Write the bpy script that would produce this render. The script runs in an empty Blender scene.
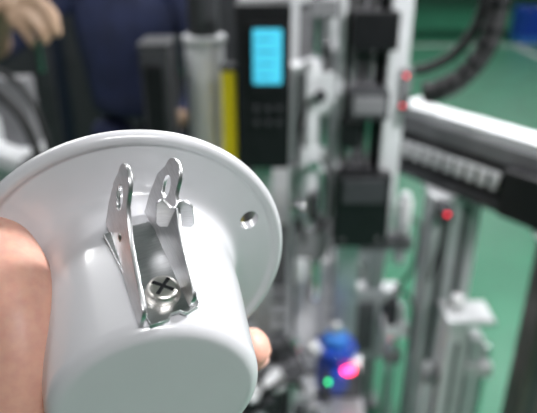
import bpy, bmesh, math, random
from mathutils import Vector, Matrix
random.seed(4)
S = bpy.context.scene
COL = S.collection

# ---------------------------------------------------------------- materials
def mat(name, color, rough=0.5, metal=0.0, noise=0.0, nscale=20.0, bump=0.0, coat=0.0,
        emit=None, estr=0.0, sss=0.0, aniso=None, rvar=0.0, color2=None, bdist=0.001):
    m = bpy.data.materials.new(name); m.use_nodes = True
    nt = m.node_tree; b = nt.nodes['Principled BSDF']
    b.inputs['Base Color'].default_value = (*color, 1)
    b.inputs['Roughness'].default_value = rough
    b.inputs['Metallic'].default_value = metal
    b.inputs['Coat Weight'].default_value = coat
    if coat: b.inputs['Coat Roughness'].default_value = 0.1
    if sss:
        b.inputs['Subsurface Weight'].default_value = sss
        b.inputs['Subsurface Radius'].default_value = (1.0, 0.35, 0.2)
        b.inputs['Subsurface Scale'].default_value = 0.004
    if emit:
        b.inputs['Emission Color'].default_value = (*emit, 1)
        b.inputs['Emission Strength'].default_value = estr
    tc = nt.nodes.new('ShaderNodeTexCoord')
    mp = nt.nodes.new('ShaderNodeMapping')
    nt.links.new(tc.outputs['Object'], mp.inputs['Vector'])
    if aniso: mp.inputs['Scale'].default_value = aniso
    tx = nt.nodes.new('ShaderNodeTexNoise'); tx.inputs['Scale'].default_value = nscale
    tx.inputs['Detail'].default_value = 5
    nt.links.new(mp.outputs['Vector'], tx.inputs['Vector'])
    if noise or color2:
        mx = nt.nodes.new('ShaderNodeMix'); mx.data_type = 'RGBA'
        c2 = color2 if color2 else tuple(c*(1-noise) for c in color)
        mx.inputs[6].default_value = (*color, 1); mx.inputs[7].default_value = (*c2, 1)
        rp = nt.nodes.new('ShaderNodeValToRGB')
        rp.color_ramp.elements[0].position = 0.38; rp.color_ramp.elements[1].position = 0.65
        nt.links.new(tx.outputs['Fac'], rp.inputs['Fac'])
        nt.links.new(rp.outputs['Color'], mx.inputs[0])
        nt.links.new(mx.outputs[2], b.inputs['Base Color'])
    if rvar:
        mr = nt.nodes.new('ShaderNodeMapRange')
        mr.inputs['To Min'].default_value = max(0.02, rough-rvar)
        mr.inputs['To Max'].default_value = rough+rvar
        nt.links.new(tx.outputs['Fac'], mr.inputs['Value'])
        nt.links.new(mr.outputs['Result'], b.inputs['Roughness'])
    if bump:
        bp = nt.nodes.new('ShaderNodeBump'); bp.inputs['Strength'].default_value = bump
        bp.inputs['Distance'].default_value = bdist
        nt.links.new(tx.outputs['Fac'], bp.inputs['Height'])
        nt.links.new(bp.outputs['Normal'], b.inputs['Normal'])
    return m

M = {}
M['white']  = mat('white_enamel', (0.62,0.615,0.64), 0.28, coat=0.6, noise=0.02, nscale=60)
M['steel']  = mat('zinc_steel', (0.68,0.68,0.69), 0.33, 1.0, noise=0.12, nscale=220, rvar=0.06, bump=0.2, bdist=0.00004, aniso=(1,7,1))
M['screw']  = mat('screw_steel', (0.82,0.79,0.74), 0.34, 1.0, noise=0.12, nscale=300, rvar=0.05)
M['skin']   = mat('skin', (0.68,0.38,0.29), 0.48, sss=0.2, nscale=300, bump=0.4, bdist=0.0002, color2=(0.63,0.33,0.26))
M['skin2']  = mat('skin_tan', (0.40,0.26,0.17), 0.55, noise=0.1, nscale=60)
M['nail']   = mat('nail', (0.72,0.45,0.38), 0.25, noise=0.05)
M['alu']    = mat('aluminium', (0.62,0.63,0.65), 0.36, 0.75, noise=0.2, nscale=30, rvar=0.08, aniso=(1,1,6))
M['alul']   = mat('aluminium_light', (0.70,0.71,0.73), 0.45, 0.25, noise=0.08, nscale=20)
M['chrome'] = mat('polished_rod', (0.8,0.8,0.82), 0.12, 1.0, noise=0.05)
M['black']  = mat('black_anodised', (0.010,0.010,0.012), 0.35, 0.2, noise=0.3, nscale=40)
M['dgrey']  = mat('dark_grey_paint', (0.04,0.041,0.046), 0.45, noise=0.2)
M['mgrey']  = mat('mid_grey_paint', (0.19,0.19,0.20), 0.5, noise=0.2)
M['brown']  = mat('bronze_anodised', (0.11,0.09,0.085), 0.4, 0.4, noise=0.2)
M['navy']   = mat('navy_paint', (0.012,0.016,0.035), 0.5, noise=0.2)
M['cloth']  = mat('navy_workwear', (0.015,0.022,0.068), 0.85, noise=0.35, nscale=14, bump=0.4, bdist=0.01)
M['hair']   = mat('black_hair', (0.01,0.009,0.008), 0.5, noise=0.3, nscale=200)
M['shoe']   = mat('black_shoe', (0.012,0.012,0.012), 0.4, noise=0.2)
M['offw']   = mat('offwhite_plastic', (0.70,0.70,0.71), 0.45, noise=0.05)
M['blue']   = mat('blue_cast_paint', (0.01,0.05,0.35), 0.35, noise=0.2)
M['bluel']  = mat('blue_plastic', (0.03,0.16,0.5), 0.45, noise=0.1)
M['yellow'] = mat('yellow_plastic', (0.98,0.76,0.01), 0.45, noise=0.05)
M['rubber'] = mat('black_rubber', (0.012,0.012,0.013), 0.6, noise=0.2)
M['cyan']   = mat('cyan_display', (0.05,0.45,0.6), 0.3, emit=(0.08,0.55,0.80), estr=0.65, noise=0.1, nscale=60)
M['lcd']    = mat('display_text', (0.02,0.2,0.3), 0.3, noise=0.1)
M['red']    = mat('red_led', (0.8,0.02,0.05), 0.3, emit=(1.0,0.02,0.06), estr=3.0)
M['pink']   = mat('magenta_led', (0.8,0.02,0.2), 0.3, emit=(1.0,0.03,0.12), estr=11)
M['green']  = mat('green_led', (0.02,0.8,0.2), 0.3, emit=(0.05,1.0,0.3), estr=5)
M['floor']  = mat('green_epoxy_floor', (0.024,0.160,0.086), 0.36, nscale=3, color2=(0.020,0.135,0.073), rvar=0.08)
M['line']   = mat('floor_marking', (0.3,0.33,0.31), 0.5, noise=0.2)
M['wall']   = mat('painted_wall', (0.42,0.42,0.43), 0.8, noise=0.06, nscale=3, bump=0.1)
M['ceil']   = mat('ceiling_panel', (0.30,0.30,0.31), 0.85, noise=0.05, nscale=3)
M['tube']   = mat('lamp_diffuser', (0.9,0.9,0.9), 0.4, emit=(0.99,0.99,1.0), estr=6.0, noise=0.02)

# ---------------------------------------------------------------- mesh builder
class B:
    def __init__(s, name, bevel=0.0, parent=None):
        s.bm = bmesh.new(); s.name = name; s.mats = []; s.bevel = bevel; s.parent = parent
    def mi(s, k):
        if k not in s.mats: s.mats.append(k)
        return s.mats.index(k)
    def _tag(s, faces, k, smooth=False):
        i = s.mi(k)
        for f in faces: f.material_index = i; f.smooth = smooth
    def box(s, lo, hi, k, rz=0.0, M4=None):
        c = [(a+b)/2 for a,b in zip(lo,hi)]; d = [abs(b-a) for a,b in zip(lo,hi)]
        mtx = Matrix.Translation(c) @ Matrix.Rotation(rz,4,'Z') @ Matrix.Diagonal((*d,1))
        if M4 is not None: mtx = M4 @ mtx
        r = bmesh.ops.create_cube(s.bm, size=1.0, matrix=mtx)
        s._tag({f for v in r['verts'] for f in v.link_faces}, k); return s
    def cyl(s, p1, p2, r, k, r2=None, n=28, M4=None):
        p1, p2 = Vector(p1), Vector(p2)
        if M4 is not None: p1, p2 = M4@p1, M4@p2
        d = p2-p1
        mtx = Matrix.Translation((p1+p2)/2) @ d.to_track_quat('Z','Y').to_matrix().to_4x4()
        q = bmesh.ops.create_cone(s.bm, cap_ends=True, segments=n, radius1=r, radius2=r if r2 is None else r2,
                                  depth=d.length, matrix=mtx)
        fs = {f for v in q['verts'] for f in v.link_faces}
        s._tag(fs, k)
        for f in fs:
            if len(f.verts) == 4: f.smooth = True
        return s
    def ball(s, c, r, k, sc=(1,1,1)):
        q = bmesh.ops.create_uvsphere(s.bm, u_segments=20, v_segments=12, radius=r,
              matrix=Matrix.Translation(c) @ Matrix.Diagonal((*sc,1)))
        s._tag({f for v in q['verts'] for f in v.link_faces}, k, True); return s
    def tube(s, pts, r, k, n=12, res=8):
        P = [Vector(p) for p in pts]; Q = []
        for i in range(len(P)-1):
            a = P[max(i-1,0)]; b = P[i]; c = P[i+1]; d = P[min(i+2,len(P)-1)]
            for j in range(res):
                t = j/res
                Q.append(0.5*((2*b)+(c-a)*t+(2*a-5*b+4*c-d)*t*t+(3*b-a-3*c+d)*t**3))
        Q.append(P[-1])
        rings = []; up = Vector((0.13,0.31,0.94))
        for i,q in enumerate(Q):
            t = (Q[min(i+1,len(Q)-1)]-Q[max(i-1,0)]).normalized()
            x = t.cross(up).normalized(); y = t.cross(x).normalized(); up = -y if (-y).dot(up)>0 else y
            x = t.cross(up).normalized(); y = t.cross(x)
            rings.append([s.bm.verts.new(q + r*(math.cos(2*math.pi*a/n)*x+math.sin(2*math.pi*a/n)*y)) for a in range(n)])
        fs = []
        for i in range(len(rings)-1):
            for a in range(n):
                fs.append(s.bm.faces.new([rings[i][a],rings[i][(a+1)%n],rings[i+1][(a+1)%n],rings[i+1][a]]))
        fs.append(s.bm.faces.new(rings[0])); fs.append(s.bm.faces.new(rings[-1]))
        s._tag(fs, k, True); return s
    def lathe(s, prof, k, n=128):
        rings = []
        for (r,z) in prof:
            if r < 1e-7: rings.append([s.bm.verts.new((0,0,z))])
            else: rings.append([s.bm.verts.new((r*math.cos(2*math.pi*a/n), r*math.sin(2*math.pi*a/n), z)) for a in range(n)])
        fs = []
        for i in range(len(rings)-1):
            A, C = rings[i], rings[i+1]
            for a in range(n):
                b = (a+1)%n
                if len(A)==1 and len(C)==1: continue
                if len(A)==1: fs.append(s.bm.faces.new([A[0],C[a],C[b]]))
                elif len(C)==1: fs.append(s.bm.faces.new([A[a],C[0],A[b]]))
                else: fs.append(s.bm.faces.new([A[a],C[a],C[b],A[b]]))
        s._tag(fs, k, True); return s
    def done(s, matrix=None):
        bmesh.ops.recalc_face_normals(s.bm, faces=s.bm.faces)
        me = bpy.data.meshes.new(s.name); s.bm.to_mesh(me); s.bm.free()
        for k in s.mats: me.materials.append(M[k])
        o = bpy.data.objects.new(s.name, me); COL.objects.link(o)
        if s.bevel:
            bv = o.modifiers.new('bev','BEVEL'); bv.width = s.bevel; bv.segments = 2
            bv.limit_method = 'ANGLE'; bv.angle_limit = math.radians(50)
        if matrix is not None: o.matrix_world = matrix
        if s.parent: o.parent = s.parent
        return o

# ---------------------------------------------------------------- room
b = B('floor'); b.box((-12,-6,-0.1),(12,20,0),'floor')
b.done()
b = B('floor_marking_tape'); b.box((-2,9.0,0.0),(12,9.15,0.004),'line'); b.box((3.6,2,0.0),(3.72,9.0,0.004),'line'); b.done()
b = B('wall_back'); b.box((-12,20,0),(12,20.2,4.6),'wall'); b.done()
b = B('wall_front'); b.box((-12,-6.2,0),(12,-6,4.6),'wall'); b.done()
b = B('wall_left'); b.box((-12.2,-6,0),(-12,20,4.6),'wall'); b.done()
b = B('wall_right'); b.box((12,-6,0),(12.2,20,4.6),'wall'); b.done()
b = B('ceiling'); b.box((-12,-6,4.6),(12,20,4.75),'ceil'); b.done()

def lamp(x, y, z=3.3, w=1.2, l=0.3, p=60, nm='ceiling_light'):
    e = B(nm, bevel=0.004)
    e.box((x-w/2-.03,y-l/2-.03,z+.02),(x+w/2+.03,y+l/2+.03,z+.08),'alul')
    e.box((x-w/2,y-l/2,z),(x+w/2,y+l/2,z+.02),'tube')
    for sx in (-1,1): e.cyl((x+sx*w*.4,y,z+.08),(x+sx*w*.4,y,4.6),.006,'alul',n=8)
    o = e.done()
    L = bpy.data.lights.new('ceiling_light_source','AREA'); L.shape='RECTANGLE'; L.size=w; L.size_y=l
    L.energy=p; L.color=(0.99,0.99,1.0)
    q = bpy.data.objects.new('light_source',L); COL.objects.link(q); q.location=(x,y,z-.01); q.parent=o
lamp(1.35,0.70,2.45,.5,.22,95)
lamp(-1.5,1.3,3.2,1.2,.3,34)
lamp(0.9,2.8,3.2,1.6,.3,90)
lamp(-1.6,3.6,3.3,1.6,.3,40)
lamp(0.8,-1.4,3.2,1.2,.3,58)
lamp(3.4,5.5,3.4,2.4,.5,75)
lamp(0.2,7.5,3.4,2.4,.5,60)
lamp(4.0,11,3.6,3,.6,90)
lamp(-4.0,9,3.6,3,.6,70)

# ---------------------------------------------------------------- the white flanged part
n_ = Vector((.935,.3198,-.1492)); r_ = Vector((.201,-.1355,.970)); a_ = Vector((.29,-.9367,-.1918))
a_.normalize(); n_ = (n_ - n_.dot(a_)*a_).normalized(); r_ = a_.cross(n_)
C = Vector((-.043,.1727,1.4974))
CP = C + Vector((-.0020,0,0))
PM = Matrix.Translation(CP) @ Matrix((n_,r_,a_)).transposed().to_4x4()
mm = 0.001
part = bpy.data.objects.new('lamp_canopy', None); COL.objects.link(part); part.empty_display_size=.02
part.matrix_world = PM

def arc(cx,cz,r,a0,a1,n=8):
    return [(cx+r*math.cos(math.radians(a0+(a1-a0)*i/n)), cz+r*math.sin(math.radians(a0+(a1-a0)*i/n))) for i in range(n+1)]
prof = [(0,56.0),(15,56.0),(23.6,56.0)]
prof += [(23.9+4.2*math.sin(math.radians(t)), 51.8+4.2*math.cos(math.radians(t))) for t in (8,20,35,50,65,80,88)]
prof += [(28.6,46),(29.4,38),(30.2,30),(30.9,22),(31.2,15)]
prof += [(31.5,11),(32.0,8.8),(33.0,7.0),(34.6,5.6),(37.0,4.6),(40,3.9),(44,3.1),(46.6,2.5),(47.2,2.5)]
prof += [(47.8,2.9),(48.5,3.4)]
prof += arc(49.2,1.2,2.4,85,-90,12)
prof += [(47,-1.2),(44,-.6),(38,.6),(33,2.2),(30.5,5),(28.8,12),(27,45),(25.5,52),(22,53.5),(0,53.5)]
b = B('canopy_shell'); b.lathe([(r*mm,z*mm) for r,z in prof],'white',n=160)
shell = b.done(PM); 
cut = B('hole_cutter')
for al in (31,211):
    p = Vector((41.5*math.cos(math.radians(al))*mm, 41.5*math.sin(math.radians(al))*mm, 0))
    cut.cyl(p+Vector((0,0,-.02)), p+Vector((0,0,.03)), 3.3*mm, 'dgrey', n=40)
co = cut.done(PM)
bo = shell.modifiers.new('holes','BOOLEAN'); bo.object = co; bo.operation='DIFFERENCE'; bo.solver='EXACT'
dg = bpy.context.evaluated_depsgraph_get(); dg.update()
me = bpy.data.meshes.new_from_object(shell.evaluated_get(dg)); shell.modifiers.clear(); shell.data = me
me.materials.clear(); me.materials.append(M['white'])
for p in me.polygons: p.material_index = 0
bpy.data.objects.remove(co)
me.set_sharp_from_angle(angle=math.radians(40))
def adopt(o, par):
    mw = o.matrix_world.copy(); o.parent = par; o.matrix_parent_inverse = par.matrix_world.inverted()
bpy.context.view_layer.update()
adopt(shell, part)

# bracket frame: u across, v outward from the cup, w along the cup towards its end
th = math.radians(-6.5); W0 = 33.5*mm
rho = 29.9*mm
rad = Vector((math.sin(th),math.cos(th),0)); tan = Vector((math.cos(th),-math.sin(th),0)); ax = Vector((0,0,1))
sl = math.radians(-5.2)
w_ = (ax*math.cos(sl)+rad*math.sin(sl)).normalized(); v_ = (rad*math.cos(sl)-ax*math.sin(sl)).normalized()
yaw = math.radians(-14)
u2 = tan*math.cos(yaw)+w_*math.sin(yaw); w2 = w_*math.cos(yaw)-tan*math.sin(yaw)
BM = PM @ (Matrix.Translation(rad*rho+ax*W0) @ Matrix((u2,v_,w2)).transposed().to_4x4())

def plate(name, outline, holes, thick, origin, xdir, ydir, k, parent):
    """flat sheet-metal blank with holes (mm) in the plane xdir/ydir of the bracket frame"""
    cu = bpy.data.curves.new(name,'CURVE'); cu.dimensions='2D'; cu.fill_mode='BOTH'
    cu.extrude = thick/2*mm - 0.12*mm; cu.bevel_depth = 0.12*mm; cu.bevel_resolution=2
    def poly(pts):
        s = cu.splines.new('POLY'); s.points.add(len(pts)-1); s.use_cyclic_u=True
        for i,(x,y) in enumerate(pts): s.points[i].co=(x*mm,y*mm,0,1)
    poly(outline)
    for (cx,cy,r) in holes: poly([(cx+r*math.cos(t*math.pi/16),cy+r*1.35*math.sin(t*math.pi/16)) for t in range(32)])
    tmp = bpy.data.objects.new(name,cu); COL.objects.link(tmp)
    dg = bpy.context.evaluated_depsgraph_get(); dg.update()
    me = bpy.data.meshes.new_from_object(tmp.evaluated_get(dg)); bpy.data.objects.remove(tmp)
    me.materials.clear(); me.materials.append(M[k])
    o = bpy.data.objects.new(name,me); COL.objects.link(o)
    X=Vector(xdir).normalized(); Y=Vector(ydir); Y=(Y-Y.dot(X)*X).normalized(); Z=X.cross(Y)
    o.matrix_world = BM @ Matrix.Translation(Vector(origin)*mm) @ Matrix((X,Y,Z)).transposed().to_4x4()
    bpy.context.view_layer.update(); adopt(o,parent); return o

# side walls: x = w, y = v
def ear_outline(cx, cy, R, x1):
    e = [(-18.5,0),(19.5,0),(19.5,4.0)] + [(18.2,5.2),(12,7.0),(6,9.0),(1.5,11)]
    e += [(x1,13)] + [(cx+R+.6,16)] + [(cx+R*math.cos(math.radians(t)), cy+R*math.sin(math.radians(t))) for t in range(0,181,15)]
    e += [(-18.6,13.5),(-19.2,6)]
    return e
cx, cy, R = -11.0, 18.6, 5.3
plate('bracket_ear_left', ear_outline(cx,cy,R,-1.2), [(cx-.4,cy-4.4,2.8)], 1.1, (-5.9,0.3,0), (-.13,0,1),(.20,1,0),'steel',part)
plate('bracket_ear_right', ear_outline(cx,cy-.6,R-.5,-1.2), [(cx-.6,cy-4.4,2.6)], 1.1, (5.9,0.3,0), (-.10,0,1),(.30,1,0),'steel',part)
base = [(-6.4,-13),(6.4,-13),(6.6,-8),(6.6,19),(5.6,20.2),(2.4,20.8),(1.4,19.4),(-1.0,19.4),(-2.0,20.8),(-6.6,20.8),(-6.6,19)]
plate('bracket_base', base, [], 1.1, (0,0.9,0), (1,0,0),(0,0,1),'steel',part)
plate('bracket_tab', [(-4.5,1.2),(-3.6,0),(4.6,0),(5.2,1),(4.6,6.6),(3.2,8.2),(1.2,8.4),(.2,6.0),(-1,6.4),(-3.0,8.8),(-4.5,7.6)], [], 1.0, (9.4,7.4,-3.0), (1,0,.45),(0,1,0),'steel',part)
b = B('bracket_screw', bevel=0.0001)
sx_, sy_, sz_ = -0.3*mm, 1.4*mm, 13.0*mm
SM = Matrix.Translation((sx_,sy_,sz_)) @ Matrix.Rotation(math.radians(-90),4,'X')
b.lathe([(0,0),(4.4*mm,0),(4.4*mm,.5*mm),(4.2*mm,.7*mm),(4.1*mm,.7*mm),(4.1*mm,2.0*mm),(3.8*mm,2.5*mm),(3.2*mm,2.8*mm),(2.2*mm,2.9*mm),(1.2*mm,2.95*mm),(0,2.95*mm)],'screw',n=48)
b.box((-2.9*mm,-.5*mm,2.5*mm),(2.9*mm,.5*mm,3.02*mm),'black',rz=.7)
b.box((-.5*mm,-2.9*mm,2.5*mm),(.5*mm,2.9*mm,3.025*mm),'black',rz=.7)
o = b.done(BM@SM); o.data.set_sharp_from_angle(angle=math.radians(40)); bpy.context.view_layer.update(); adopt(o,part)
b = B('bracket_rivet', bevel=0.0002)
b.cyl((-3.6*mm,1*mm,-5*mm),(-3.6*mm,6.0*mm,-5*mm),1.3*mm,'screw',n=20)
b.ball((-3.6*mm,6.0*mm,-5*mm),1.6*mm,'screw')
o = b.done(BM); bpy.context.view_layer.update(); adopt(o,part)

# ---------------------------------------------------------------- organic bodies
def organic(name, chains, matrix, k, voxel=0.0013, nails=(), unit=0.001, zones=None, it=10):
    parts=[]
    for ch in chains:
        me = bpy.data.meshes.new('c'); vs=[Vector(p[:3])*unit for p in ch]
        me.from_pydata(vs,[(i,i+1) for i in range(len(vs)-1)],[])
        o = bpy.data.objects.new('c',me); COL.objects.link(o)
        sk = o.modifiers.new('s','SKIN'); sk.use_smooth_shade=True
        for i,p in enumerate(ch):
            r=p[3]*unit; ry = p[4]*unit if len(p)>4 else r
            me.skin_vertices[0].data[i].radius=(r,ry)
        me.skin_vertices[0].data[0].use_root=True
        ss = o.modifiers.new('ss','SUBSURF'); ss.levels=2; ss.render_levels=2
        parts.append(o)
    dg = bpy.context.evaluated_depsgraph_get(); dg.update()
    bm = bmesh.new()
    for o in parts:
        m2 = bpy.data.meshes.new_from_object(o.evaluated_get(dg)); bm.from_mesh(m2)
    for o in parts: bpy.data.objects.remove(o)
    me = bpy.data.meshes.new(name); bm.to_mesh(me); bm.free()
    h = bpy.data.objects.new(name,me); COL.objects.link(h)
    rm = h.modifiers.new('r','REMESH'); rm.mode='VOXEL'; rm.voxel_size=voxel; rm.use_smooth_shade=True
    sm = h.modifiers.new('m','SMOOTH'); sm.iterations=it; sm.factor=0.6
    dg = bpy.context.evaluated_depsgraph_get(); dg.update()
    m3 = bpy.data.meshes.new_from_object(h.evaluated_get(dg)); h.modifiers.clear(); h.data=m3
    m3.materials.clear()
    ks = [k] if zones is None else zones[0]
    for kk in ks: m3.materials.append(M[kk])
    for p in m3.polygons:
        p.use_smooth=True; p.material_index = 0 if zones is None else zones[1](p.center/unit)
    h.matrix_world = matrix
    bpy.context.view_layer.update()
    for i,(c,nrm,al,w,l) in enumerate(nails):
        nb = bmesh.new(); bmesh.ops.create_uvsphere(nb,u_segments=24,v_segments=12,radius=1)
        nm = bpy.data.meshes.new('fingernail'); nb.to_mesh(nm); nb.free()
        for p in nm.polygons: p.use_smooth=True
        nm.materials.append(M['nail'])
        no = bpy.data.objects.new('fingernail_%d'%(i+1),nm); COL.objects.link(no)
        Z=Vector(nrm).normalized(); Y=(Vector(al)-Vector(al).dot(Z)*Z).normalized(); X=Y.cross(Z)
        no.matrix_world = matrix @ Matrix.Translation(Vector(c)*mm) @ Matrix((X,Y,Z)).transposed().to_4x4() @ Matrix.Diagonal((w*mm,l*mm,1.3*mm,1))
        bpy.context.view_layer.update(); adopt(no,h)
    return h
hand_ch = [
 [(-110,-125,-30,30),(-86,-108,-8,20),(-56,-86,12,17),(-34,-60,28,14.5),(-25,-36,38,13),(-21.5,-16,41.5,12.4),(-25.5,-4,36.5,12.2),(-31.5,5,29.5,11),(-37.5,11.5,23,9),(-40,14,20,6.2)],
 [(-110,-125,-30,26),(-75,-98,-45,15),(-54,-77,-50,12),(-32,-67,-58,10),(-12,-60,-62,9.8),(4,-53,-54,9.2),(19,-47,-45,9.2),(30,-40,-37,9.4),(37,-34,-31,9.2),(41.5,-31,-28,7)],
 [(-110,-125,-30,26),(-75,-110,-42,16),(-52,-97,-48,12.4),(-30,-91,-58,10.4),(-6,-88,-64,10),(10,-83,-56,9.4),(24,-80,-48,9.3),(34,-77,-39,9),(41,-74,-32,8.4),(43,-73,-29,6)],
 [(-110,-125,-30,26),(-75,-120,-40,16),(-50,-116,-46,12),(-28,-111,-55,10),(-6,-108,-60,9.6),(9,-104,-52,9),(22,-100,-44,8.8),(30,-96,-36,8.4),(35,-93,-29,7.8),(37,-92,-27,5.6)],
 [(-110,-125,-30,26),(-78,-133,-36,15),(-50,-134,-42,10.5),(-32,-132,-48,8.6),(-16,-130,-52,8.2),(-4,-126,-46,7.6),(6,-122,-40,7.6),(13,-119,-34,7.2),(17,-117,-29,6.6),(18.5,-116,-27,4.8)],
 [(-54,-80,-46,11),(-52,-97,-44,12),(-52,-116,-42,12),(-54,-130,-40,10)],
 [(-110,-125,-30,28),(-80,-112,-30,20),(-62,-100,-30,15)],
 [(-60,-86,8,13),(-62,-88,-14,12),(-60,-86,-34,12)],
 [(-108,-124,-30,30),(-140,-146,-26,29),(-190,-185,-12,32),(-260,-240,5,38),(-330,-300,20,42)],
]
HM = Matrix.Translation(C) @ Matrix.Rotation(math.radians(65),4,'X')
hand = organic('left_hand', hand_ch, HM, 'skin', nails=[
  ((-44,8,27),(-.85,.1,.5),(-.4,.8,-.4),5.5,7.5),
  ((38,-41,-37),(.45,-.75,-.5),(.6,.4,.6),4.8,6.2),
  ((41,-80,-37),(.45,-.75,-.5),(.6,.3,.6),4.8,6.2),
  ((35,-99,-34),(.45,-.75,-.5),(.6,.3,.6),4.5,5.8),
  ((17,-122,-33),(.45,-.75,-.5),(.6,.3,.6),3.8,4.8)])

# ---------------------------------------------------------------- background machinery
Z0 = .330
b = B('machine_base_cabinet', bevel=0.004)
b.box((-.95,1.12,.02),(.26,1.98,.285),'mgrey'); b.box((-.97,1.10,.285),(.28,2.0,.327),'alu')
for i in range(8): b.box((-.95,1.18+i*.1,.326),(.26,1.20+i*.1,.3285),'dgrey')
for x in (-.9,.2):
    for y in (1.17,1.93): b.cyl((x,y,0),(x,y,.03),.03,'dgrey')
b.done()

# controller with cyan display on a post
b = B('display_controller', bevel=0.004)
b.box((-.076,1.42,1.045),(.052,1.53,1.44),'black')
b.box((-.045,1.414,1.235),(.038,1.421,1.40),'black')
b.box((-.036,1.410,1.262),(.031,1.4145,1.388),'cyan')
for i in range(4): b.box((-.028,1.409,1.279+i*.028),(.008+.004*(i%3),1.4105,1.283+i*.028),'lcd')
for i in range(3):
    for j in range(2): b.cyl((-.03+i*.028,1.418,1.20-j*.035),(-.03+i*.028,1.412,1.20-j*.035),.007,'dgrey')
b.box((-.04,1.47,Z0),(.01,1.52,1.05),'alu')
b.done()

# round guide column
b = B('guide_column', bevel=0.003)
b.cyl((-.168,1.60,Z0),(-.168,1.60,1.325),.051,'alul'); b.cyl((-.168,1.60,1.325),(-.168,1.60,1.345),.056,'alul')
b.cyl((-.168,1.60,1.345),(-.168,1.60,1.72),.040,'dgrey')
b.cyl((-.168,1.60,Z0),(-.168,1.60,.37),.065,'dgrey')
b.done()
b = B('safety_light_curtain', bevel=0.003)
b.box((-.114,1.44,Z0),(-.079,1.48,1.285),'yellow'); b.box((-.104,1.435,.40),(-.090,1.441,.9),'dgrey')
b.box((-.116,1.438,1.285),(-.077,1.482,1.30),'dgrey'); b.done()
b = B('dark_slide_housing', bevel=0.005)
b.box((-.320,1.50,Z0),(-.250,1.62,1.325),'dgrey'); b.box((-.312,1.492,.95),(-.262,1.502,1.29),'black')
b.box((-.325,1.50,1.325),(-.245,1.63,1.34),'dgrey'); b.done()

# vertical linear actuator
b = B('vertical_linear_actuator', bevel=0.003)
b.box((.205,1.58,Z0),(.275,1.66,1.70),'alu')
b.box((.176,1.52,.86),(.192,1.60,1.70),'alul')
b.box((.190,1.54,.80),(.300,1.60,1.70),'black')
b.box((.298,1.50,.84),(.322,1.60,1.70),'alul'); b.box((.326,1.51,.90),(.350,1.60,1.70),'alul')
b.box((.320,1.53,.88),(.328,1.60,1.70),'dgrey')
for x in (.215,.262): b.cyl((x,1.525,.86),(x,1.525,1.68),.008,'chrome')
b.cyl((.238,1.525,.86),(.238,1.525,1.68),.006,'mgrey')
b.box((.180,1.46,.795),(.325,1.56,1.01),'black'); b.box((.195,1.452,.93),(.31,1.462,1.0),'dgrey')
b.box((.2,1.455,1.16),(.3,1.54,1.235),'dgrey'); b.box((.21,1.45,1.175),(.29,1.457,1.22),'mgrey')
b.box((.2,1.46,1.33),(.31,1.54,1.42),'black'); b.box((.185,1.47,1.08),(.235,1.54,1.15),'black')
for x in (.205,.300):
    for z in (.82,.98): b.cyl((x,1.462,z),(x,1.455,z),.005,'mgrey',n=6)
b.box((.335,1.50,1.17),(.36,1.53,1.28),'mgrey')
b.ball((.345,1.498,1.262),.004,'red'); b.ball((.342,1.498,1.185),.004,'red')
b.done()

b = B('pneumatic_cylinder', bevel=0.003)
b.box((.085,1.50,1.00),(.155,1.56,1.07),'alul'); b.box((.095,1.50,1.16),(.168,1.56,1.27),'alul')
b.cyl((.11,1.52,.80),(.11,1.52,1.30),.021,'alul'); b.cyl((.145,1.52,.88),(.145,1.52,1.34),.014,'chrome')
b.cyl((.12,1.53,1.30),(.12,1.53,1.64),.010,'chrome'); b.cyl((.152,1.54,1.32),(.152,1.54,1.64),.008,'alul'); b.box((.10,1.51,1.40),(.168,1.56,1.44),'mgrey')
b.box((.142,1.54,.84),(.170,1.60,1.32),'alul'); b.box((.07,1.49,.74),(.168,1.57,.83),'mgrey')
b.box((.057,1.53,Z0),(.10,1.60,1.28),'alul'); b.box((.072,1.526,.36),(.083,1.532,1.26),'dgrey')
b.box((.058,1.50,.86),(.095,1.53,1.02),'alu')
b.cyl((.12,1.49,1.03),(.12,1.47,1.03),.014,'chrome'); b.cyl((.13,1.49,1.215),(.13,1.47,1.215),.016,'dgrey')
b.cyl((.062,1.50,.90),(.10,1.50,.90),.018,'chrome'); b.cyl((.125,1.48,.87),(.125,1.48,.95),.016,'dgrey')
b.cyl((.09,1.50,.66),(.09,1.50,.74),.014,'alul'); b.cyl((.135,1.50,.60),(.135,1.50,.74),.018,'chrome')
b.tube([(.14,1.49,1.05),(.155,1.42,1.02),(.16,1.42,.92),(.13,1.46,.84)],.004,'rubber')
b.tube([(.10,1.49,1.2),(.075,1.45,1.1),(.075,1.45,.95),(.10,1.47,.8)],.005,'rubber')
b.done()

# grey station frame behind the tool heads
b = B('assembly_station_frame', bevel=0.006)
b.box((-.12,2.12,.02),(.40,2.45,.95),'mgrey'); b.box((-.12,2.10,.95),(.42,2.45,.98),'alu')
for x in (-.10,.06,.20,.36): b.box((x,2.14,.98),(x+.045,2.19,1.78),'alul')
b.box((-.08,2.20,.98),(.36,2.24,1.35),'mgrey'); b.box((-.08,2.17,1.36),(.38,2.22,1.42),'alul'); b.box((.0,2.16,1.46),(.20,2.26,1.80),'navy')
b.box((-.06,2.08,.55),(.14,2.12,.80),'alul'); b.box((.18,2.08,.62),(.36,2.12,.9),'dgrey')
for x in (.0,.12,.28): b.cyl((x+.03,2.12,.98),(x+.03,2.12,1.18),.03,'alul')
b.done()

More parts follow.
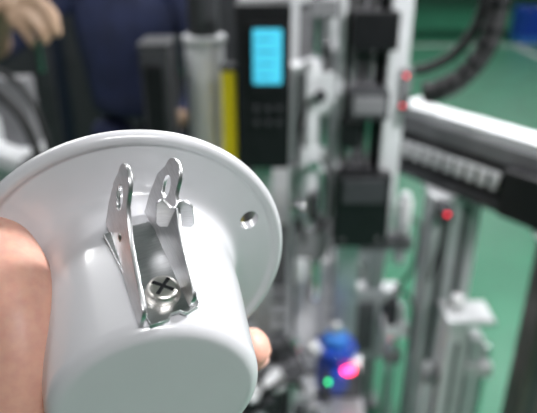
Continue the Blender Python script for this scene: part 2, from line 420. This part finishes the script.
# grey spindle motor at left with hoses
b = B('servo_motor_assembly', bevel=0.005)
b.box((-.86,1.30,Z0),(-.56,1.55,1.02),'mgrey'); b.box((-.80,1.28,1.02),(-.58,1.50,1.10),'alul')
b.cyl((-.70,1.36,1.10),(-.70,1.36,1.19),.065,'alul'); b.cyl((-.70,1.36,1.19),(-.70,1.36,1.21),.045,'dgrey')
b.cyl((-.64,1.30,1.13),(-.53,1.25,1.11),.036,'alul'); b.cyl((-.53,1.25,1.11),(-.51,1.24,1.108),.042,'mgrey')
b.box((-.58,1.20,Z0),(-.51,1.30,1.07),'alul')
b.box((-.68,1.42,1.10),(-.58,1.48,1.27),'mgrey')
b.tube([(-.70,1.36,1.20),(-.69,1.3,1.28),(-.60,1.25,1.30),(-.52,1.22,1.24),(-.49,1.22,1.12)],.010,'rubber')
b.tube([(-.72,1.36,1.20),(-.70,1.3,1.31),(-.59,1.25,1.34),(-.49,1.22,1.27),(-.46,1.22,1.05)],.007,'rubber')
b.done()

# gantry: horizontal axis on two columns
b = B('gantry_linear_axis', bevel=0.002)
p0 = Vector((.375,1.665,0)); p1 = Vector((.80,1.07,0)); d = p1-p0; ln = d.length
G = Matrix.Translation(p0) @ Matrix.Rotation(math.atan2(d.y,d.x),4,'Z')
b.box((0,0,1.12),(ln,.075,1.145),'alul',M4=G)
b.box((0,-.01,1.075),(ln,.085,1.12),'mgrey',M4=G)
b.box((.0,-.015,.985),(ln,.08,1.075),'black',M4=G)
b.box((.0,-.03,.955),(ln,.07,.985),'dgrey',M4=G)
for i in range(10): b.box((.012+i*.036,-.026,1.008),(.031+i*.036,-.014,1.046),'offw',M4=G)      # gear rack teeth
b.box((.012,-.022,1.046),(.360,-.014,1.053),'alul',M4=G)
b.box((-.012,-.045,.95),(.0,.10,1.15),'alul',M4=G)
b.box((.385,-.05,.96),(.50,-.005,1.08),'black',M4=G)
b.done()
def column(nm, x0,x1,y0,y1,z1,k):
    b = B(nm, bevel=0.003)
    b.box((x0,y0,.012),(x1,y1,z1),k)
    w=(x1-x0)
    for f in (.22,.62): b.box((x0+w*f,y0-.0015,.05),(x0+w*(f+.14),y0+.002,z1-.03),'dgrey')
    b.box((x0-.03,y0-.03,0),(x1+.03,y1+.03,.014),'mgrey')
    b.box((x0-.012,y0-.012,z1-.012),(x1+.012,y1+.012,z1),'alul'); return b.done()
column('aluminium_column',.445,.575,1.46,1.56,.955,'alul')
column('aluminium_column',.635,.745,1.17,1.25,.955,'brown')
b = B('proximity_sensor', bevel=0.002)
b.box((.445,1.40,.90),(.480,1.458,.94),'dgrey'); b.ball((.463,1.398,.925),.005,'red'); b.tube([(.463,1.43,.90),(.462,1.42,.82),(.45,1.44,.7)],.004,'rubber'); b.done()

# cable carrier and hoses upper right
b = B('cable_carrier', bevel=0.002)
pts=[(.385,1.48,1.225),(.42,1.47,1.235),(.475,1.46,1.27),(.515,1.45,1.335),(.53,1.45,1.42),(.525,1.45,1.55),(.50,1.45,1.70)]
b.tube(pts,.024,'rubber'); b.tube([(x-.016,y+.045,z+.045) for x,y,z in pts],.013,'rubber')
b.tube([(x+.02,y+.05,z-.035) for x,y,z in pts],.008,'rubber')
for i in range(len(pts)-1):
    for f in (.1,.5):
        p=Vector(pts[i]).lerp(Vector(pts[i+1]),f); q=Vector(pts[i]).lerp(Vector(pts[i+1]),f+.15); b.cyl(p,q,.027,'black')
b.done()

# low equipment on the deck
b = B('white_valve_manifold', bevel=0.005)
b.box((.065,1.63,Z0),(.195,1.78,.65),'offw'); b.box((.075,1.618,.59),(.185,1.63,.63),'alul')
b.box((.075,1.66,.65),(.18,1.76,.68),'offw')
for i in range(4): b.cyl((.085+i*.028,1.68,.65),(.085+i*.028,1.68,.71),.009,'chrome')
b.done()
b = B('blue_gear_pump', bevel=0.003)
b.cyl((.20,1.44,Z0),(.20,1.44,.45),.055,'blue'); b.cyl((.20,1.44,.45),(.20,1.44,.48),.062,'blue')
b.cyl((.20,1.44,.48),(.20,1.44,.51),.035,'bluel'); b.cyl((.20,1.44,.51),(.20,1.44,.55),.014,'chrome')
b.cyl((.20,1.40,.41),(.20,1.34,.41),.028,'blue'); b.cyl((.24,1.42,.43),(.275,1.41,.43),.022,'alul')
b.cyl((.15,1.42,.46),(.13,1.41,.50),.016,'alul'); b.box((.245,1.40,Z0),(.278,1.44,.40),'offw')
for i in range(8):
    t=i*math.pi/4; b.cyl((.20+.054*math.cos(t),1.44+.054*math.sin(t),.47),(.20+.054*math.cos(t),1.44+.054*math.sin(t),.488),.006,'chrome',n=6)
b.ball((.232,1.372,.436),.015,'pink',(1.3,.6,.8))
b.ball((.172,1.345,.418),.0055,'green'); b.box((.164,1.35,Z0),(.180,1.39,.428),'dgrey')
b.box((.225,1.375,Z0),(.275,1.39,.425),'dgrey')
b.done()
b = B('fixture_clamp_cluster', bevel=0.003)
for i in range(22):
    x=-.08+random.random()*.19; y=1.16+random.random()*.19; h=.05+random.random()*.17; r=.010+random.random()*.018
    if i%3==0: b.box((x,y,Z0),(x+r*2.2,y+r*2,Z0+h),random.choice(['alu','mgrey','dgrey']))
    else:
        b.cyl((x,y,Z0),(x,y,Z0+h),r,random.choice(['alu','dgrey','black','dgrey','black'])); b.cyl((x,y,Z0+h),(x,y,Z0+.01+h),r*1.3,random.choice(['alul','dgrey']))
b.tube([(-.02,1.2,.50),(.03,1.18,.56),(.08,1.22,.52),(.10,1.28,.4)],.008,'rubber')
b.tube([(.0,1.3,.50),(.05,1.28,.60),(.10,1.32,.48)],.006,'rubber')
b.box((-.03,1.30,Z0),(.09,1.40,.50),'mgrey'); b.cyl((.03,1.35,.50),(.03,1.35,.56),.03,'dgrey')
b.box((.0,1.29,.42),(.05,1.30,.48),'alul'); b.cyl((.07,1.34,.50),(.07,1.34,.58),.013,'chrome')
b.done()
b = B('air_preparation_unit', bevel=0.004)
b.box((.33,1.70,.012),(.38,1.75,.68),'alu')
b.box((.29,1.68,.66),(.46,1.76,.70),'mgrey')
for i,x in enumerate((.315,.37,.43)):
    b.cyl((x,1.72,.70),(x,1.72,.82),.025,'offw'); b.cyl((x,1.72,.82),(x,1.72,.845),.017,'alul'); b.cyl((x,1.72,.60),(x,1.72,.66),.02,'alul')
b.cyl((.37,1.70,.78),(.37,1.68,.78),.02,'offw')
b.tube([(.44,1.72,.76),(.48,1.70,.74),(.47,1.68,.6),(.42,1.7,.5)],.006,'rubber')
b.box((.31,1.68,0),(.40,1.77,.014),'mgrey')
b.box((.292,1.69,.22),(.44,1.755,.50),'alul'); b.box((.30,1.68,.26),(.36,1.69,.46),'mgrey'); b.box((.38,1.68,.34),(.42,1.69,.46),'dgrey')
b.done()
b = B('hydraulic_press_stand', bevel=0.003)
b.box((.33,1.42,0),(.42,1.52,.014),'mgrey'); b.cyl((.375,1.47,.012),(.375,1.47,.50),.016,'chrome')
b.box((.34,1.44,.50),(.41,1.50,.54),'alul'); b.cyl((.36,1.46,.54),(.36,1.46,.62),.018,'dgrey'); b.cyl((.39,1.47,.54),(.39,1.47,.60),.012,'alul')
b.tube([(.36,1.46,.62),(.37,1.42,.68),(.41,1.42,.62),(.42,1.45,.45)],.005,'rubber'); b.box((.35,1.445,.40),(.40,1.49,.44),'mgrey')
b.done()
# white slide column: pair of posts with a white cover and fittings
b = B('white_slide_column', bevel=0.006)
b.box((.43,1.27,0),(.62,1.39,.014),'mgrey')
b.box((.475,1.29,.012),(.530,1.37,.66),'offw'); b.box((.545,1.30,.012),(.580,1.36,.60),'alul'); b.cyl((.60,1.33,.012),(.60,1.33,.56),.010,'chrome')
b.box((.465,1.28,.66),(.59,1.38,.675),'alul'); b.box((.535,1.29,.48),(.61,1.37,.52),'offw'); b.cyl((.50,1.33,.675),(.50,1.33,.72),.018,'offw')
b.box((.495,1.284,.10),(.508,1.291,.60),'mgrey'); b.cyl((.445,1.33,.012),(.445,1.33,.50),.012,'alul'); b.box((.435,1.31,.44),(.475,1.35,.48),'mgrey')
b.done()

# further back
b = B('electrical_cabinet', bevel=0.01)
b.box((-2.6,3.2,.0),(.42,3.8,1.85),'navy')
for i in range(4): b.box((-2.55+i*.74,3.185,.1),(-1.88+i*.74,3.2,1.75),'dgrey'); b.box((-1.95+i*.74,3.17,.9),(-1.92+i*.74,3.19,1.1),'chrome')
b.done()
b = B('assembly_workbench', bevel=0.01)
b.box((2.0,9.8,.75),(5.0,10.7,.80),'mgrey')
for x in (2.05,4.9):
    for y in (9.85,10.6): b.box((x,y,0),(x+.06,y+.06,.75),'alu')
for i,(x,k,h) in enumerate([(2.2,'dgrey',.4),(2.9,'dgrey',.3),(3.7,'blue',.45),(4.4,'offw',.3)]): b.box((x,10.0,.80),(x+.5,10.4,.80+h),k)
b.done()
b = B('blue_storage_crate', bevel=0.01)
b.box((3.8,9.2,0),(4.6,9.7,.10),'bluel')
for (l,h) in (((3.8,9.2,.1),(3.85,9.7,.5)),((4.55,9.2,.1),(4.6,9.7,.5)),((3.85,9.2,.1),(4.55,9.24,.5)),((3.85,9.66,.1),(4.55,9.7,.5))): b.box(l,h,'blue')
b.done()

# ---------------------------------------------------------------- worker in navy workwear behind the machine (cm)
WM = Matrix.Translation((-.52,2.26,0))
wk = [
 [(0,0,93,17,13),(0,0,102,17,12),(0,-1,115,18.5,13),(0,-2,128,20.5,13.5),(0,-2,140,20,12),(0,-1,146,12,9),(0,-2,151,6,6),(0,-3,156,6,6)],
 [(0,-3,156,6,6.5),(0,-4,161,7.4,9),(0,-4,167,7.8,9.8),(0,-3,172,7.2,9),(0,-3,175,4,5)],
 [(0,-12,164,1.6),(0,-14.5,162.5,1.5)],
 [(-8,-3,164,1.3,2.4),(-8.6,-2.5,166,1.2,2.2)],[(8,-3,164,1.3,2.4),(8.6,-2.5,166,1.2,2.2)],
 [(-8,0,94,10),(-10,0,80,9.5),(-11,-1,52,7),(-11,1,30,6.2),(-11,2,12,5),(-11,-1,5,5),(-12,-10,4,4.4),(-12,-18,3.6,3.4)],
 [(8,0,94,10),(10,0,80,9.5),(11,-1,52,7),(11,1,30,6.2),(11,2,12,5),(11,-1,5,5),(12,-10,4,4.4),(12,-18,3.6,3.4)],
 [(-12,-2,142,8),(-20,-3,140,7.5),(-29,-12,131,6.2),(-36,-28,124,5.6),(-29,-46,130,5.4),(-19,-66,137,4.6),(-11,-78,141,3.8),(-6,-84,143.5,4.2,3.2),(-1,-89,144.5,4.1,2.8)],
 [(-3,-86,145,1.9),(3,-92,146.0,1.5),(7,-96,144,1.35),(8.5,-97.5,141.5,1.2)],
 [(-2,-88,144.5,1.9),(5,-94.5,144.0,1.5),(8,-98,141.5,1.35),(8.6,-98.5,139,1.2)],
 [(-3,-89,143,1.8),(3,-96,142.2,1.4),(5.6,-98.5,139.5,1.3),(6,-99,137.4,1.1)],
 [(-5,-89,141.8,1.7),(0,-95,140.4,1.3),(2.5,-97.5,138.2,1.1),(2.8,-98,136.4,1.0)],
 [(-7,-83,145,1.9),(-2,-86,149,1.55),(3,-89,151,1.35),(6,-91,150.5,1.1)],
 [(12,-2,142,8),(20,-2,139,7.2),(25,-3,126,5.8),(27,-4,112,5),(24,-14,102,4.2),(20,-22,98,3.2),(18,-27,97,3.8,2.2),(16,-31,96,3.6,2.0)],
 [(17,-31,97,1.5),(15,-37,95.5,1.1),(14,-40,93,.9)],[(15.5,-31,96.5,1.5),(13,-37,94.5,1.1),(12,-40,92,.9)],
 [(14.5,-30,96,1.5),(11,-36,93.5,1.05),(10,-39,91,.85)],[(14,-29,95.5,1.4),(9.5,-34,92.8,.95),(8.5,-36.5,90.5,.8)],
 [(19,-27,98.5,1.6),(21,-32,99,1.3),(20,-36,98,1.0)],
]
def wz(c):
    x,y,z = c
    if z>150 and y>-30:
        if z>169.5 or (y>-1.5 and z>159): return 2
        return 1
    if y<-40 and x<9.9: return 1
    if y<-21 and x>5 and z<105 and z>60: return 1
    if z<9: return 3
    return 0
wkr = organic('factory_worker', wk, WM, 'cloth', voxel=0.007, unit=0.01, zones=(['cloth','skin2','hair','shoe'],wz), it=4)
b = B('worker_face')
for sx in (-1,1):
    b.ball((sx*.031,-.128,1.662),.011,'offw',(1.2,.6,.6)); b.ball((sx*.031,-.134,1.662),.005,'hair'); b.tube([(sx*.018,-.134,1.682),(sx*.032,-.137,1.686),(sx*.046,-.128,1.681)],.003,'hair')
b.tube([(-.022,-.131,1.603),(0,-.138,1.601),(.022,-.131,1.603)],.004,'nail')
o=b.done(WM); bpy.context.view_layer.update(); adopt(o,wkr)

# ---------------------------------------------------------------- world + camera
w = bpy.data.worlds.new('world'); S.world = w; w.use_nodes=True
w.node_tree.nodes['Background'].inputs['Color'].default_value=(.6,.62,.65,1)
w.node_tree.nodes['Background'].inputs['Strength'].default_value=.3
cam = bpy.data.cameras.new('camera'); co = bpy.data.objects.new('camera',cam); COL.objects.link(co)
co.location=(0,0,1.6); co.rotation_euler=(math.radians(65),0,0)
cam.lens=40.22; cam.sensor_width=36; cam.clip_start=.01; cam.clip_end=100
cam.dof.use_dof=True; cam.dof.focus_distance=.163; cam.dof.aperture_fstop=12
S.camera=co
S.view_settings.view_transform='Standard'
S.view_settings.exposure=-0.08
